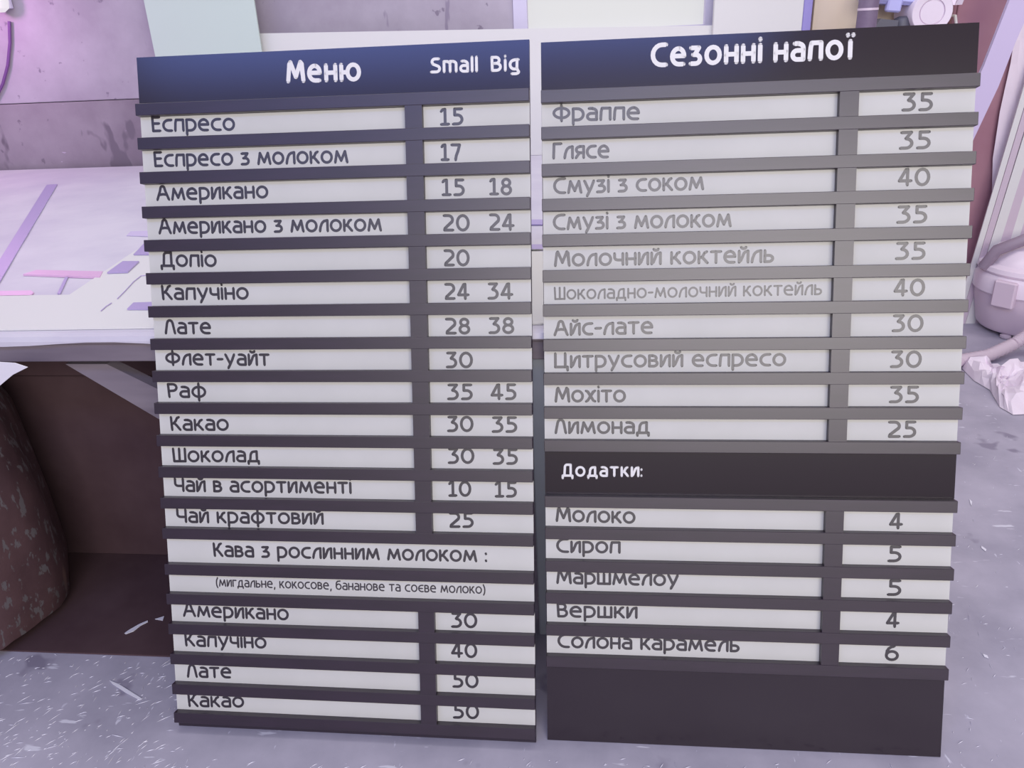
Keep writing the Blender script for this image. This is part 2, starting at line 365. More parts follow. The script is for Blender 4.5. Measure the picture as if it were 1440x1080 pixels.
# digits
g('0', .72, O(.36, .5, .36, .5))
g('1', .46, [(.0, .88), (.10, .98), (.24, 1), (.24, 0)], [(0, 0), (.46, 0)])
g('2', .58, [(.02, 1), (.30, 1), A(.30, .72, .27, .28, 90, -30), (.06, .12), (.04, 0), (.58, 0)])
g('3', .56, [(.04, 1), (.52, 1), (.26, .62), (.28, .60), A(.26, .30, .30, .30, 80, -90), (.0, 0)])
g('4', .66, [(.46, 0), (.46, 1), (.36, .98), (0, .26), (.66, .26)])
g('5', .56, [(.54, 1), (.10, 1), (.10, .60), (.26, .60), A(.26, .30, .30, .30, 90, -90), (0, 0)])
g('6', .60, O(.30, .31, .30, .31), [(.0, .34), (.03, .58), A(.44, .52, .42, .48, 165, 95)])
g('7', .58, [(0, 1), (.58, 1), (.46, .60), (.32, .28), (.26, 0)])
g('8', .58, O(.29, .77, .24, .23), O(.29, .27, .29, .27))

def sample(st, sx, s):
    pts = []
    for it in st:
        if it[0] == 'a':
            _, cx, cy, rx, ry, a0, a1 = it
            n = max(3, int(abs(a1 - a0) / 18))
            for k in range(n + 1):
                a = math.radians(a0 + (a1 - a0) * k / n)
                pts.append((cx + rx * math.cos(a), cy + ry * math.sin(a)))
        else: pts.append(it)
    out = []
    for x, y in pts:
        q = Vector((x * sx, y * s))
        if not out or (q - out[-1]).length > 2e-4: out.append(q)
        elif len(pts) == 2: out.append(q)
    return out
def ribbon(bm, pts, w, place, lift):
    """flat stroke of width w with round ends; sharp corners start a new, slightly higher piece"""
    runs = [[pts[0]]]
    for i in range(1, len(pts)):
        runs[-1].append(pts[i])
        if i < len(pts) - 1:
            d0 = (pts[i] - pts[i - 1]).normalized(); d1 = (pts[i + 1] - pts[i]).normalized()
            if d0.dot(d1) < 0.80: runs.append([pts[i]])
    for run in runs:
        n = len(run)
        if (run[-1] - run[0]).length < 2e-4 and n > 4:      # closed loop
            run = run[:-1]; n -= 1
            L, R = [], []
            for i in range(n):
                t = (run[(i + 1) % n] - run[i - 1]).normalized(); nn = Vector((-t.y, t.x)) * w / 2
                L.append(bm.verts.new(place(run[i] + nn, lift))); R.append(bm.verts.new(place(run[i] - nn, lift)))
            for i in range(n):
                j = (i + 1) % n; bm.faces.new((L[i], L[j], R[j], R[i]))
            lift += 5e-5; continue
        L, R = [], []
        for i in range(n):
            if n == 1: break
            t = (run[min(i + 1, n - 1)] - run[max(i - 1, 0)]).normalized()
            nn = Vector((-t.y, t.x)) * w / 2
            if 0 < i < n - 1:
                d0 = (run[i] - run[i - 1]).normalized(); nn = nn / max(0.75, t.dot(d0))
            L.append(bm.verts.new(place(run[i] + nn, lift))); R.append(bm.verts.new(place(run[i] - nn, lift)))
        for i in range(n - 1): bm.faces.new((L[i], L[i + 1], R[i + 1], R[i]))
        for (P, Q, c, t) in ((L[0], R[0], run[0], run[0] - run[1]), (R[-1], L[-1], run[-1], run[-1] - run[-2])):
            t = t.normalized(); a0 = math.atan2(t.y, t.x)
            arc = [bm.verts.new(place(c + Vector((math.cos(a0 + q), math.sin(a0 + q))) * w / 2, lift)) for q in (-1.05, -0.52, 0, 0.52, 1.05)]
            bm.faces.new([P, Q] + arc[::-1] if (P.co - arc[0].co).length > (P.co - arc[-1].co).length else [P, Q] + arc)
        lift += 5e-5
    return lift
def lettering(text, u0, v0, u1, v1, cap, w, face, H, matr, parent, gap=0.235):
    """the words on board coordinates u (right), v (down); cap = outer capital height, face = height of the ground"""
    s = cap - w
    x = 0.0; runs = []; prev = None
    for ch in text:
        if ch == ' ': x += 0.36 + gap; prev = None; continue
        if prev is not None: x += gap if ch not in ',:)' else 0.26
        elif runs: x += 0.08
        wd, st = G[ch]; runs.append((x, wd, st)); x += wd; prev = ch
    total = x
    sx = (u1 - u0 - w) / total if total > 0.01 else s
    bm = bmesh.new(); sl = (v1 - v0) / max(1e-6, (u1 - u0))
    for (x0, wd, st) in runs:
        lift = face + 0.0003
        for k in st:
            pts = sample([(p[0], p[1] + x0, *p[2:]) if p[0] == 'a' else (p[0] + x0, p[1]) for p in k], sx, s)
            def place(q, l):
                u = u0 + w / 2 + q.x
                return (u, -l, H - (v0 + sl * (u - u0)) + w / 2 + q.y)
            lift = ribbon(bm, pts, w, place, lift) + 3e-5
    me = bpy.data.meshes.new('lettering'); 
    for f in bm.faces:
        f.normal_update()
        if f.normal.y > 0: f.normal_flip()
    bm.to_mesh(me); bm.free()
    return link('lettering', me, matr, parent)

# ------------------------------------------------------------------ the two menu boards
W, D = 0.7641, 0.0184
RA = [0.1126, 0.1765, 0.2418, 0.3078, 0.3724, 0.4368, 0.5022, 0.5669, 0.6314, 0.6960, 0.7620, 0.8270, 0.8914, 0.9552, 1.0316, 1.0948, 1.1596, 1.2252, 1.2914, 1.3547]
RB = [0.1107, 0.1761, 0.2427, 0.3060, 0.3712, 0.4374, 0.5018, 0.5677, 0.6323, 0.6976, 0.7620, 0.8722, 0.9363, 1.0023, 1.0677, 1.1337, 1.1989]
RH = 0.0226
def board(loc, lean, yaw, H, label, rails, names, prices, heads, dv, wide, blank, seed):
    rnd = random.Random(seed)
    root = empty('menu_board', loc, label, 'menu board', rot=(-lean, 0, yaw))
    def bx(name, u0, u1, v0, v1, w0, w1, m, par=root, bev=0.0):
        return boxobj(name, u0, u1, -w1, -w0, H - v1, H - v0, m, par, bev)
    bx('back_panel', 0, W, 0, H - 0.0024, -0.007, 0.0, M_back)
    hp = bx('header_panel', 0, W, 0, rails[0] - RH, 0.0, 0.002, M_panel)
    for (t, u0, v0, u1, v1, cap, w, row) in heads:
        if row == 0: lettering(t, u0, v0, u1, v1, cap, w, 0.002, H, M_white_ink, hp, 0.33)
    for vb in rails:
        bx('rail', 0, W, vb - RH, vb, 0.0, D - rnd.random() * 0.0006, M_rail, root, 0.0007)
    spans = []; start = 0                                  # divider runs, broken by full-width rows
    for i in range(len(rails) - 1):
        if i in wide or i in blank:
            if start < i: spans.append((start, i))
            start = i + 1
    spans.append((start, len(rails) - 1))
    for i0, i1 in spans:
        bx('divider', dv[0], dv[1], rails[i0] - 0.001, rails[i1] - RH + 0.001, 0.0, D - 0.0012, M_rail)
    strips = {}
    for i in range(len(rails) - 1):
        v0, v1 = rails[i] + 0.0002, rails[i + 1] - RH - 0.0002
        j = rnd.uniform(-.0006, .0006)
        if i in blank:
            p = bx('section_panel', 0, W, v0, v1, 0.0, 0.002, M_panel); strips[i] = (p, None)
            for (t, a, b, c, d, cap, w, row) in heads:
                if row == i: lettering(t, a, b, c, d, cap, w, 0.002, H, M_white_ink, p, 0.33)
        elif i in wide:
            strips[i] = (bx('wide_strip', 0.0008 + j, W - 0.0006, v0, v1, 0.0, 0.003, M_strip), None)
        else:
            strips[i] = (bx('name_strip', 0.0008 + j, dv[0], v0, v1, 0.0, 0.003, M_strip), bx('price_strip', dv[1], W - 0.0006 + j, v0, v1, 0.0, 0.003, M_strip))
    if H - rails[-1] > 0.05: bx('bottom_panel', 0, W, rails[-1], H, 0.0, 0.002, M_panel)
    def row_of(v):
        return min((i for i in range(len(rails) - 1)), key=lambda i: abs((rails[i] + rails[i + 1] - RH) / 2 + 0.008 - v))
    for (t, u0, v0, u1, v1) in names:
        cap, w = 0.0310, 0.0053
        if t.startswith('('): cap, w = 0.0195, 0.0028
        if t.startswith('Шоколадно'): cap, w = 0.0248, 0.0036
        i = row_of((v0 + v1) / 2)
        lettering(t, u0, v0, u1, v1, cap, w, 0.003, H, M_ink, strips[i][0])
    for (t, u0, v0, u1, v1) in prices:
        i = row_of((v0 + v1) / 2)
        lettering(t, u0, v0, u1, v1, 0.0327, 0.0056, 0.003, H, M_ink, strips[i][1], 0.30)
    return root

board((-0.8860, 1.1876, 0), 0.30724, -0.0037, 1.3731,
      'left black menu board headed with Меню, prices under Small and Big', RA, TA, PA,
      [(t, *q, c, w, 0) for (t, *q), c, w in zip(HA, (0.0425, 0.0285, 0.0285), (0.0080, 0.0052, 0.0052))], (0.5309, 0.5633), (13, 14), (), 3)
board((-0.0991, 1.1972, 0), 0.30049, 0.0006, 1.3637,
      'right black menu board headed with Сезонні напої, blank black panel at its bottom', RB, TB, PB,
      [(t, *q, c, w, r) for (t, *q), c, w, r in zip(HB, (0.0430, 0.0262), (0.0080, 0.0046), (0, 10))], (0.5296, 0.5624), (), (10,), 5)

# ------------------------------------------------------------------ the work table and what lies on it
TZ, TF, TB_, TL, TR = 0.79, 1.462, 3.82, -3.3, 0.46
t = empty('work_table', ((TL + TR) / 2, TF, 0), 'large wooden work table behind the menu boards, grey front edge', 'table')
def tpart(name, x0, x1, y0, y1, z0, z1, m, bev=0.0):
    bm = bmesh.new(); box(bm, x0 - t.location.x, x1 - t.location.x, y0 - t.location.y, y1 - t.location.y, z0, z1, bev)
    return finish(name, bm, m, t)
tpart('tabletop', TL, TR, TF, TB_, TZ - 0.022, TZ - 0.001, M_wood, 0.002)
tpart('apron', TL + 0.02, TR - 0.02, TF + 0.004, TF + 0.034, TZ - 0.062, TZ - 0.022, M_wood, 0.002)
for x in (TL + 0.05, -2.1, -0.135, TR - 0.11):
    for y in (TF + 0.04, TB_ - 0.12):
        tpart('leg', x, x + 0.07, y, y + 0.06, 0, TZ - 0.022, M_leg if y < 2 else M_wood, 0.003)
bm = bmesh.new()
P0 = [at(92, 512, b=TF + 0.045), at(150, 512, b=TF + 0.045), at(330, 600, b=TF + 0.045), at(330, 652, b=TF + 0.045)]
prism(bm, [p - t.location for p in P0], (0, 0.03, 0)); finish('brace', bm, M_wood, t)

def flat(name, label, cat, pix, z, th, m, group=None):
    """a thin sheet or strip lying on the table: its outline read off at height z"""
    pts = [at(x, y, z=z) for x, y in pix]; c = sum(pts, Vector()) / len(pts); c.z = z
    bm = bmesh.new(); prism(bm, [p - c for p in pts], (0, 0, th))
    o = finish(name, bm, m); o.location = c
    return tag(o, label, cat, group)
# film covering the table, hanging over the front edge
bm = bmesh.new(); nx = 60
prof = [(TB_, TZ), (3.0, TZ), (2.2, TZ), (TF + 0.01, TZ), (TF - 0.004, TZ - 0.003), (TF - 0.008, TZ - 0.012), (TF - 0.008, TZ - 0.020)]
rows = []
for i in range(nx + 1):
    x = TL + 0.01 + (TR - 0.02 - TL) * i / nx; drop = 0.004 * math.sin(i * 0.9) + 0.003 * math.sin(i * 0.37 + 1)
    rows.append([bm.verts.new((x, y, z + (drop if k == len(prof) - 1 else 0) + (0.0006 * math.sin(i * 1.7 + k) if k in (1, 2) else 0))) for k, (y, z) in enumerate(prof)])
for A_, B_ in zip(rows, rows[1:]):
    for k in range(len(prof) - 1): bm.faces.new((A_[k], A_[k + 1], B_[k + 1], B_[k]))
o = finish('cover_film', bm, M_cover); sm = o.modifiers.new('thickness', 'SOLIDIFY'); sm.thickness = 0.0008; sm.offset = 1
tag(o, 'pale lilac protective film spread over the work table', 'film')
Z1 = TZ + 0.0016
tag(flat('plastic_sheet', 'bright white plastic sheet lying along the front edge of the table', 'sheet', [(-60, 466), (-60, 418), (98, 416), (196, 350), (330, 346), (760, 352), (860, 354), (860, 456), (500, 458)], Z1, 0.003, M_whitesheet))
Z2 = Z1 + 0.0036
ST = 'strips of coloured acrylic on the table'
flat('acrylic_strip', 'long purple strip running diagonally across the table film at far left', 'strip', [(66, 261), (81, 260), (0, 398), (-24, 436), (-24, 405), (0, 367)], Z1, 0.004, M_purple)
flat('acrylic_strip', 'slim pink strip with pointed left end, lying crosswise in front of the purple one', 'strip', [(33, 388), (52, 382), (145, 384), (141, 392)], Z1, 0.005, M_pink)
flat('acrylic_strip', 'lilac slanted offcut at the right tip of the slim pink strip', 'strip', [(151, 385), (173, 369), (196, 369), (180, 384)], Z2, 0.004, M_purple)
flat('acrylic_strip', 'small lilac offcut touching the left menu board beside the word Допіо', 'strip', [(188, 359), (206, 340), (214, 340), (214, 359)], Z2, 0.003, M_purple)
flat('acrylic_strip', 'thin pale lilac strip pointing from the pink strip to the white sheet', 'strip', [(81, 414), (92, 391), (96, 391), (85, 415)], Z1, 0.003, M_purple)
flat('acrylic_strip', 'pink strip at the left picture edge just above the white sheet', 'strip', [(-30, 411), (44, 410), (48, 413), (42, 417), (-30, 418)], Z1, 0.003, M_pink)
flat('acrylic_strip', 'lilac offcut on the white sheet beside the word Лате', 'strip', [(179, 436), (188, 427), (222, 426), (222, 436)], Z2, 0.003, M_purple)
flat('acrylic_strip', 'faint lilac strip under the left board edge beside the word Американо', 'strip', [(178, 332), (184, 326), (212, 325), (212, 333)], Z1, 0.002, M_palelilac)
for (y0, y1, lab) in ((310, 317, 'far'), (345, 355, 'middle')):
    flat('acrylic_strip', '%s lilac strip seen on the table through the gap between the boards' % ('farther' if lab == 'far' else 'nearer'), 'strip', [(700, y0), (810, y0), (810, y1), (700, y1)], Z1 if lab == 'far' else Z1, 0.003, M_purple)
for pts, lab in (([(165, 420), (176, 409), (188, 396), (198, 388), (206, 387)], 'longer thin grey wire curling over the white sheet beside the left board'), ([(142, 437), (149, 431), (157, 426)], 'shorter thin grey wire on the white sheet')):
    bm = bmesh.new(); P = [at(x, y, z=Z2 + 0.0012) for x, y in pts]; tube(bm, [p - P[0] for p in P], 0.0011, 6)
    o = finish('wire', bm, M_purple); o.location = P[0]; tag(o, lab, 'wire')

# sheets standing at the back of the table
p0, p1 = at(365, 47, b=3.76), at(1010, 36, b=3.76)
th = 0.012
root = empty('foam_board', ((p0.x + p1.x) / 2, 3.76, TZ + 0.002), 'long bright white board standing on the table against the concrete wall', 'board')
bm = bmesh.new(); prism(bm, [Vector((p0.x, 3.76, TZ + .002)) - root.location, Vector((p1.x + .05, 3.76, TZ + .002)) - root.location, Vector((p1.x + .05, 3.76, p1.z)) - root.location, Vector((p0.x, 3.76, p0.z)) - root.location], (0, th, 0))
finish('board_face', bm, M_whitesheet, root)
q0, q1, q2, q3 = at(202, 0, b=3.70), at(357, 0, b=3.70), at(366, 60, b=3.70), at(218, 78, b=3.70)
bm = bmesh.new(); dz = TZ + 0.002
def ext(a, b, z): k = (z - a.z) / (b.z - a.z); return a + (b - a) * k
poly = [ext(q3, q0, 1.95), ext(q2, q1, 1.95), ext(q1, q2, dz), ext(q0, q3, dz)]
c = (poly[2] + poly[3]) / 2; prism(bm, [p - c for p in poly], (0, 0.01, 0)); o = finish('foam_board', bm, M_mint); o.location = c
tag(o, 'pale mint board standing upright on the table above the word Меню', 'board')
# tall white panel right of the window
p0, p1, p2 = at(1005, 20, b=3.70), at(1131, 20, b=3.70), at(1143, 20, b=3.70)
root = empty('door_panel', ((p0.x + p1.x) / 2, 3.74, 0), 'tall white panel with lilac edge standing right of the window', 'panel')
boxobj('panel_face', p0.x - root.location.x, p1.x - root.location.x, -0.02, 0.02, 0, 2.3, M_whitesheet, root, 0.002)
tag(boxobj('edge_strip', p1.x - root.location.x, p2.x - root.location.x, -0.025, 0.02, 0, 2.3, M_lilac, root, 0.002), 'lilac edge strip')

# ------------------------------------------------------------------ upper right corner
p0, p1 = at(1143, 20, b=3.80), at(1326, 20, b=3.80)
o = boxobj('plywood_panel', 0, p1.x - p0.x + .02, 0, 0.03, 0, 1.7, M_yellow, None, 0.002); o.location = (p0.x + 0.005, 3.81, 0.9)
tag(o, 'pale yellow plywood panel mounted on the wall behind the right board', 'panel')
zsh = at(1250, 50, b=3.62).z
p0, p1 = at(1150, 40, b=3.6), at(1342, 40, b=3.6)
o = boxobj('wall_shelf', 0, p1.x - p0.x, 0, 0.34, -0.025, 0, M_wood, None, 0.002); o.location = (p0.x, 3.468, zsh)
tag(o, 'wooden wall shelf hidden behind the top of the right board', 'shelf')
p = at(1202, 30, b=3.55)
root = empty('steel_pole', (p.x, 3.40, 0), 'dark upright steel pole in front of the yellow panel', 'pole')
bm = bmesh.new(); tube(bm, [(0, 0, 0), (0, 0, 2.4)], 0.036, 16); finish('tube', bm, M_pole, root, True)
bm = bmesh.new(); tube(bm, [(0, 0, at(1205, 12, b=3.4).z - .008), (0, 0, at(1205, 12, b=3.4).z + .0)], 0.0372, 16); tag(finish('tape_ring', bm, M_vacmid, root, True), 'pale ring of tape')
p = at(1258, 7, b=3.60)
root = empty('storage_case', (p.x, 3.60, p.z + 0.002), 'blue plastic case with latch hanging above the shelf', 'case', rot=(0, 0.10, 0))
boxobj('body', -0.085, 0.085, 0, 0.18, 0, 0.2, M_blue, root, 0.008)
boxobj('rim', -0.09, 0.09, -0.008, 0.18, 0.010, 0.022, M_blue, root, 0.003)
boxobj('latch', -0.03, 0.025, -0.014, 0.02, -0.028, 0.03, M_blue, root, 0.006)
pA, pB = at(1230, 46, b=3.58), at(1264, 25, b=3.58)
root = empty('hand_tool', ((pA.x + pB.x) / 2, 3.58, zsh), 'dark green tool with round knob lying on the shelf edge', 'tool')
bm = bmesh.new(); w2 = (pB.x - pA.x) / 2; hh = pB.z - zsh
prism(bm, [(-w2, 0, 0), (w2, 0, 0), (w2, 0, hh * .85), (-w2 * .6, 0, hh), (-w2, 0, hh * .6)], (0, 0.08, 0)); finish('body', bm, M_green, root)
bm = bmesh.new(); k = w2 + 0.028; lathe(bm, [(0.03, 0), (0.036, hh * .6), (0.030, hh * .95), (0.014, hh * 1.08)], 16, c=(k, 0.04)); finish('knob', bm, M_green, root, True)
# roll of film, its crumpled tail going up
pc = at(1308, 38, b=3.56)
root = empty('film_roll', (pc.x, 3.56, zsh), 'roll of crumpled pale film on the shelf, its round end showing', 'roll')
rr = 0.078
bm = bmesh.new()
for (r0, r1, y0) in ((rr, rr * .55, 0.0),):
    n = 28; R = []
    for (r, y) in ((0.001, 0.004), (r1, 0.004), (r1 * 1.04, 0.010), (r1 * 1.10, 0.010), (r1 * 1.13, 0.002), (r0 * .95, 0.0), (r0, 0.006), (r0, 0.20), (0.001, 0.20)):
        R.append([bm.verts.new((r * math.cos(2 * math.pi * k / n), y, rr + r * math.sin(2 * math.pi * k / n))) for k in range(n)])
    for P, Q in zip(R, R[1:]):
        for k in range(n): bm.faces.new((P[k], P[(k + 1) % n], Q[(k + 1) % n], Q[k]))
finish('roll_body', bm, M_roll, root, True)
rnd = random.Random(4); bm = bmesh.new(); grid = []
for i in range(12):
    z = 0.10 + i * 0.07
    grid.append([bm.verts.new((-0.0 + 0.13 * j / 8 + 0.02 * i * .6 + rnd.uniform(-.008, .008), 0.06 + rnd.uniform(-.025, .025), z)) for j in range(9)])
for a, b_ in zip(grid, grid[1:]):
    for j in range(8): bm.faces.new((a[j], a[j + 1], b_[j + 1], b_[j]))
o = finish('film_tail', bm, M_roll, root); sm = o.modifiers.new('thickness', 'SOLIDIFY'); sm.thickness = 0.002
# maroon cabinet
p0, p1 = at(1336, 60, b=3.76), at(1600, 60, b=3.76)
root = empty('tall_cabinet', (p0.x, 3.76, 0), 'tall shallow maroon cabinet behind the leaning white slats', 'cabinet')
boxobj('body', 0, p1.x - p0.x, 0.014, 0.085, 0, 2.3, M_maroon, root, 0.004)
boxobj('door', 0.01, 0.50, 0, 0.014, 0.05, 2.26, M_maroon, root, 0.003); boxobj('door', 0.505, p1.x - p0.x - .01, 0, 0.014, 0.05, 2.26, M_maroon, root, 0.003)
# white hook on the cabinet's side edge
p = at(1337, 30, b=3.74); bm = bmesh.new(); tube(bm, [(0, 0.02, 0.02), (0, 0, 0.02), (0.004, -0.012, -0.01), (-0.012, -0.02, -0.028)], 0.006, 8)
o = finish('wall_hook', bm, M_whitesheet, None, True); o.location = p + Vector((0.014, 0, 0)); tag(o, 'small white hook on the corner of the maroon cabinet', 'hook')

# leaning lilac foam sheet and white slats
B1 = 3.46
bm = bmesh.new(); P = [at(x, y, b=B1) for x, y in ((1443, -60), (1480, -60), (1428, 60), (1404, 122), (1371, 192), (1275, 400), (1262, 400), (1384, 92), (1420, 0))]
P[5] = P[4] + (P[5] - P[4]) * (P[4].z / (P[4].z - P[5].z)); P[6] = P[5] + Vector((-0.09, 0, 0)); c = P[5].copy(); prism(bm, [q - c for q in P], (0, 0.02, 0)); o = finish('foam_sheet', bm, M_palelilac); o.location = c
tag(o, 'pale lilac foam sheet leaning beside the top right corner of the right board', 'sheet')
SL = [((1377, 345), (1450, 95)), ((1386, 345), (1462, 90)), ((1398, 345), (1478, 85)), ((1411, 345), (1488, 85)), ((1424, 345), (1500, 90)), ((1437, 345), (1512, 95)), ((1450, 345), (1524, 95))]
labs = ['leftmost white slat of the bundle leaning on the maroon cabinet', 'second white slat from the left of the leaning bundle', 'third white slat from the left of the leaning bundle',
        'fourth white slat from the left of the leaning bundle', 'fifth white slat from the left of the leaning bundle', 'sixth white slat from the left of the leaning bundle', 'rightmost white slat of the leaning bundle']
for i, ((x0, y0), (x1, y1)) in enumerate(SL):
    a, e = at(x0, y0, b=3.66), at(x1, y1, b=3.70)
    d = (e - a).normalized(); base = a - d * (a.z / d.z); top = a + d * ((2.15 - a.z) / d.z)
    top.y = min(top.y, 3.735)
    bm = bmesh.new(); w_ = (0.012, 0.013, 0.02, 0.024, 0.018, 0.022, 0.02)[i]
    prism(bm, [(-w_, 0, 0.0), (w_, 0, 0.0), top - base + Vector((w_, 0, 0)), top - base + Vector((-w_, 0, 0))], (0, 0.006, 0))
    o = finish('plastic_profile', bm, M_whitesheet if i % 2 == 0 else M_hose); o.location = base
    tag(o, labs[i], 'slat', 'white slats leaning at the right')
# hanging crumpled film behind the slats
bm = bmesh.new(); rnd = random.Random(9); grid = []
for i in range(16):
    k = i / 15; pl, pr_ = at(1418 + 0 * k, -110 + 500 * k, b=3.40), at(1500, -110 + 500 * k, b=3.745)
    xl = 1428 - 34 * min(1, max(0, k - .3) * 2.6) + 1.5 * math.sin(i * 1.3); pl = at(xl, -110 + 500 * k, b=3.735)
    grid.append([bm.verts.new(pl.lerp(pr_, j / 8) + Vector((0, rnd.uniform(-.004, .004), 0))) for j in range(9)])
for a, b_ in zip(grid, grid[1:]):
    for j in range(8): bm.faces.new((a[j], a[j + 1], b_[j + 1], b_[j]))
o = finish('film_curtain', bm, M_roll); sm = o.modifiers.new('thickness', 'SOLIDIFY'); sm.thickness = 0.002
tag(o, 'pale crumpled film hanging over the maroon cabinet behind the slats', 'film')

# ------------------------------------------------------------------ vacuum cleaner
pv = at(1436, 486, z=0); VY = pv.y + 0.21; vx = at(1436, 460, b=VY).x
print('VAC', pv, VY, vx)
sc = 1.0
root = empty('vacuum_cleaner', (vx, VY, 0), 'pale grey workshop vacuum cleaner on the floor right of the boards', 'vacuum cleaner')
zc = lambda y: at(1410, y, b=VY - 0.2).z
R0 = at(1436, 440, b=VY).x - at(1364, 440, b=VY).x
z_lat, z_lid, z_top = zc(427), zc(395), zc(362)
z_lat, z_bot = max(z_lat, .12), 0.02
bm = bmesh.new(); lathe(bm, [(R0 * .80, z_bot), (R0 * .86, z_bot + .015), (R0 * .98, z_lat - .03), (R0 * .99, z_lat)], 40); finish('bucket', bm, M_vacmid, root, True)
bm = bmesh.new(); lathe(bm, [(R0 * 1.0, z_lat + .001), (R0 * 1.04, z_lat + .01), (R0 * 1.04, z_lid - .03), (R0 * .98, z_lid - .012)], 40); finish('collar', bm, M_vac, root, True)
bm = bmesh.new(); lathe(bm, [(R0 * .98, z_lid - .011), (R0 * 1.02, z_lid), (R0 * 1.0, z_lid + .018), (R0 * .88, z_lid + .03), (R0 * .84, z_top - .05), (R0 * .7, z_top - .01), (R0 * .35, z_top + .012), (0.01, z_top + .016)], 40); finish('lid', bm, M_vac, root, True)
ang = math.radians(-140)
lt = boxobj('latch', -0.045, 0.045, -0.018, 0.01, z_lat - .035, z_lid - .02, M_vacmid, root, 0.006)
lt.location = (R0 * 1.03 * math.cos(ang), R0 * 1.03 * math.sin(ang), 0); lt.rotation_euler = (0, 0, ang + math.pi / 2)
bm = bmesh.new(); tube(bm, [(-R0 * 1.02, -.02, z_lid + .01), (-R0 * .9, -.05, z_top - .01), (-R0 * .45, -.08, z_top + .045), (0, -.08, z_top + .06), (R0 * .45, -.08, z_top + .045), (R0 * .9, -.05, z_top - .01), (R0 * 1.02, -.02, z_lid + .01)], 0.024, 12); finish('handle', bm, M_handle, root, True)
for k in range(4):
    a = math.pi / 4 + k * math.pi / 2
    bm = bmesh.new(); lathe(bm, [(0.016, 0), (0.022, 0.005), (0.022, 0.014), (0.012, 0.019)], 14, c=(R0 * .78 * math.cos(a), R0 * .78 * math.sin(a))); finish('caster', bm, M_hose, root, True)
hp_ = [at(1300, 520, z=.03), at(1350, 507, z=.03), at(1390, 500, z=.03), at(1425, 484, z=.05), at(1450, 468, z=.09), at(1480, 445, z=.2)]
pts = []
for a, b_ in zip(hp_, hp_[1:]):
    for k in range(12): pts.append(a.lerp(b_, k / 12))
bm = bmesh.new(); tube(bm, [p - root.location for p in pts], [0.027 if k % 2 else 0.023 for k in range(len(pts))], 12)
tag(finish('hose', bm, M_hose, root, True), 'ribbed hose curving over the floor')

# ------------------------------------------------------------------ on the floor
def crumple(name, label, cat, pix, m, hgt, seed, z=0.004):
    rnd = random.Random(seed); pts = [at(x, y, z=z) for x, y in pix]; c = sum(pts, Vector()) / len(pts)
    bm = bmesh.new(); rings = []
    for k in range(7):
        f = 1 - k / 7
        ring = []
        n = len(pts) * 3
        for i in range(n):
            a, b_ = pts[(i // 3) % len(pts)], pts[(i // 3 + 1) % len(pts)]
            p = a.lerp(b_, (i % 3) / 3); q = c + (p - c) * f
            q.z = 0.003 + (math.sin(math.pi * min(1, (1 - f) * 1.5)) * .6 + rnd.random() * .5) * hgt * (0 if k == 0 else 1)
            q.x += rnd.uniform(-.01, .01) * (k > 0); q.y += rnd.uniform(-.01, .01) * (k > 0)
            ring.append(bm.verts.new(q - Vector((c.x, c.y, 0))))
        rings.append(ring)
    for A_, B_ in zip(rings, rings[1:]):
        for i in range(len(A_)): bm.faces.new((A_[i], A_[(i + 1) % len(A_)], B_[(i + 1) % len(A_)], B_[i]))
    bm.faces.new(rings[-1]); bm.faces.new(rings[0][::-1])
    o = finish(name, bm, m); o.location = (c.x, c.y, 0)
    return tag(o, label, cat)
crumple('plastic_bag', 'crumpled pale plastic bag on the floor in front of the vacuum cleaner', 'bag', [(1352, 517), (1368, 512), (1395, 528), (1430, 518), (1475, 522), (1475, 580), (1425, 583), (1406, 572), (1392, 548), (1370, 535)], M_roll, 0.06, 3)

# big dark sack at left, standing partly under the table
pS = at(-28, 905, z=0)
SX, SY = pS.x, 1.42 - 0.30 + 0.06
rnd = random.Random(12); bm = bmesh.new(); n = 56; rings = []
prof = [(0.20, 0.002), (0.245, 0.02), (0.262, 0.12), (0.265, 0.28), (0.262, 0.42), (0.25, 0.54), (0.22, 0.63), (0.16, 0.685), (0.07, 0.71)]
for j, (r, z) in enumerate(prof):
    ring = []
    for k in range(n):
        a = 2 * math.pi * k / n
        rr_ = r * (1 + 0.03 * math.sin(3 * a + z * 5) + 0.018 * math.sin(8 * a + 3 * z) + 0.012 * math.sin(19 * a + 9 * z)) + rnd.uniform(-.002, .002)
        ring.append(bm.verts.new((rr_ * math.cos(a), rr_ * math.sin(a), z)))
    rings.append(ring)
for A_, B_ in zip(rings, rings[1:]):
    for k in range(n): bm.faces.new((A_[k], A_[(k + 1) % n], B_[(k + 1) % n], B_[k]))
bm.faces.new(rings[0][::-1]); bm.faces.new(rings[-1])
o = finish('waste_sack', bm, M_bag, None, True); o.location = (-1.62, 1.50, 0.005)
tag(o, 'big dark brown plastic sack standing below the table at the left', 'sack')
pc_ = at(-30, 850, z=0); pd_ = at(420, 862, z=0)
root = empty('shade_box', ((pc_.x + pd_.x) / 2, 1.78, 0), 'dark brown box added to darken the space under the table, left of the left board', 'box')  # added dark box, stands in for the deep shade under the table
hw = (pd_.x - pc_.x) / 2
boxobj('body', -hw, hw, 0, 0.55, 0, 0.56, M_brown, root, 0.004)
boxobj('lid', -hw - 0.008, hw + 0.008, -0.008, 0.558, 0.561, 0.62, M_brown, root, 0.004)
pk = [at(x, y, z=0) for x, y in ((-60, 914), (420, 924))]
o = boxobj('shade_sheet', 0, pk[1].x - pk[0].x, 0, 1.7795 - pk[0].y, 0, 0.004, M_brown, None, 0.001); o.location = (pk[0].x, pk[0].y, 0.0005)  # brown sheet put in as the table's shadow on the floor
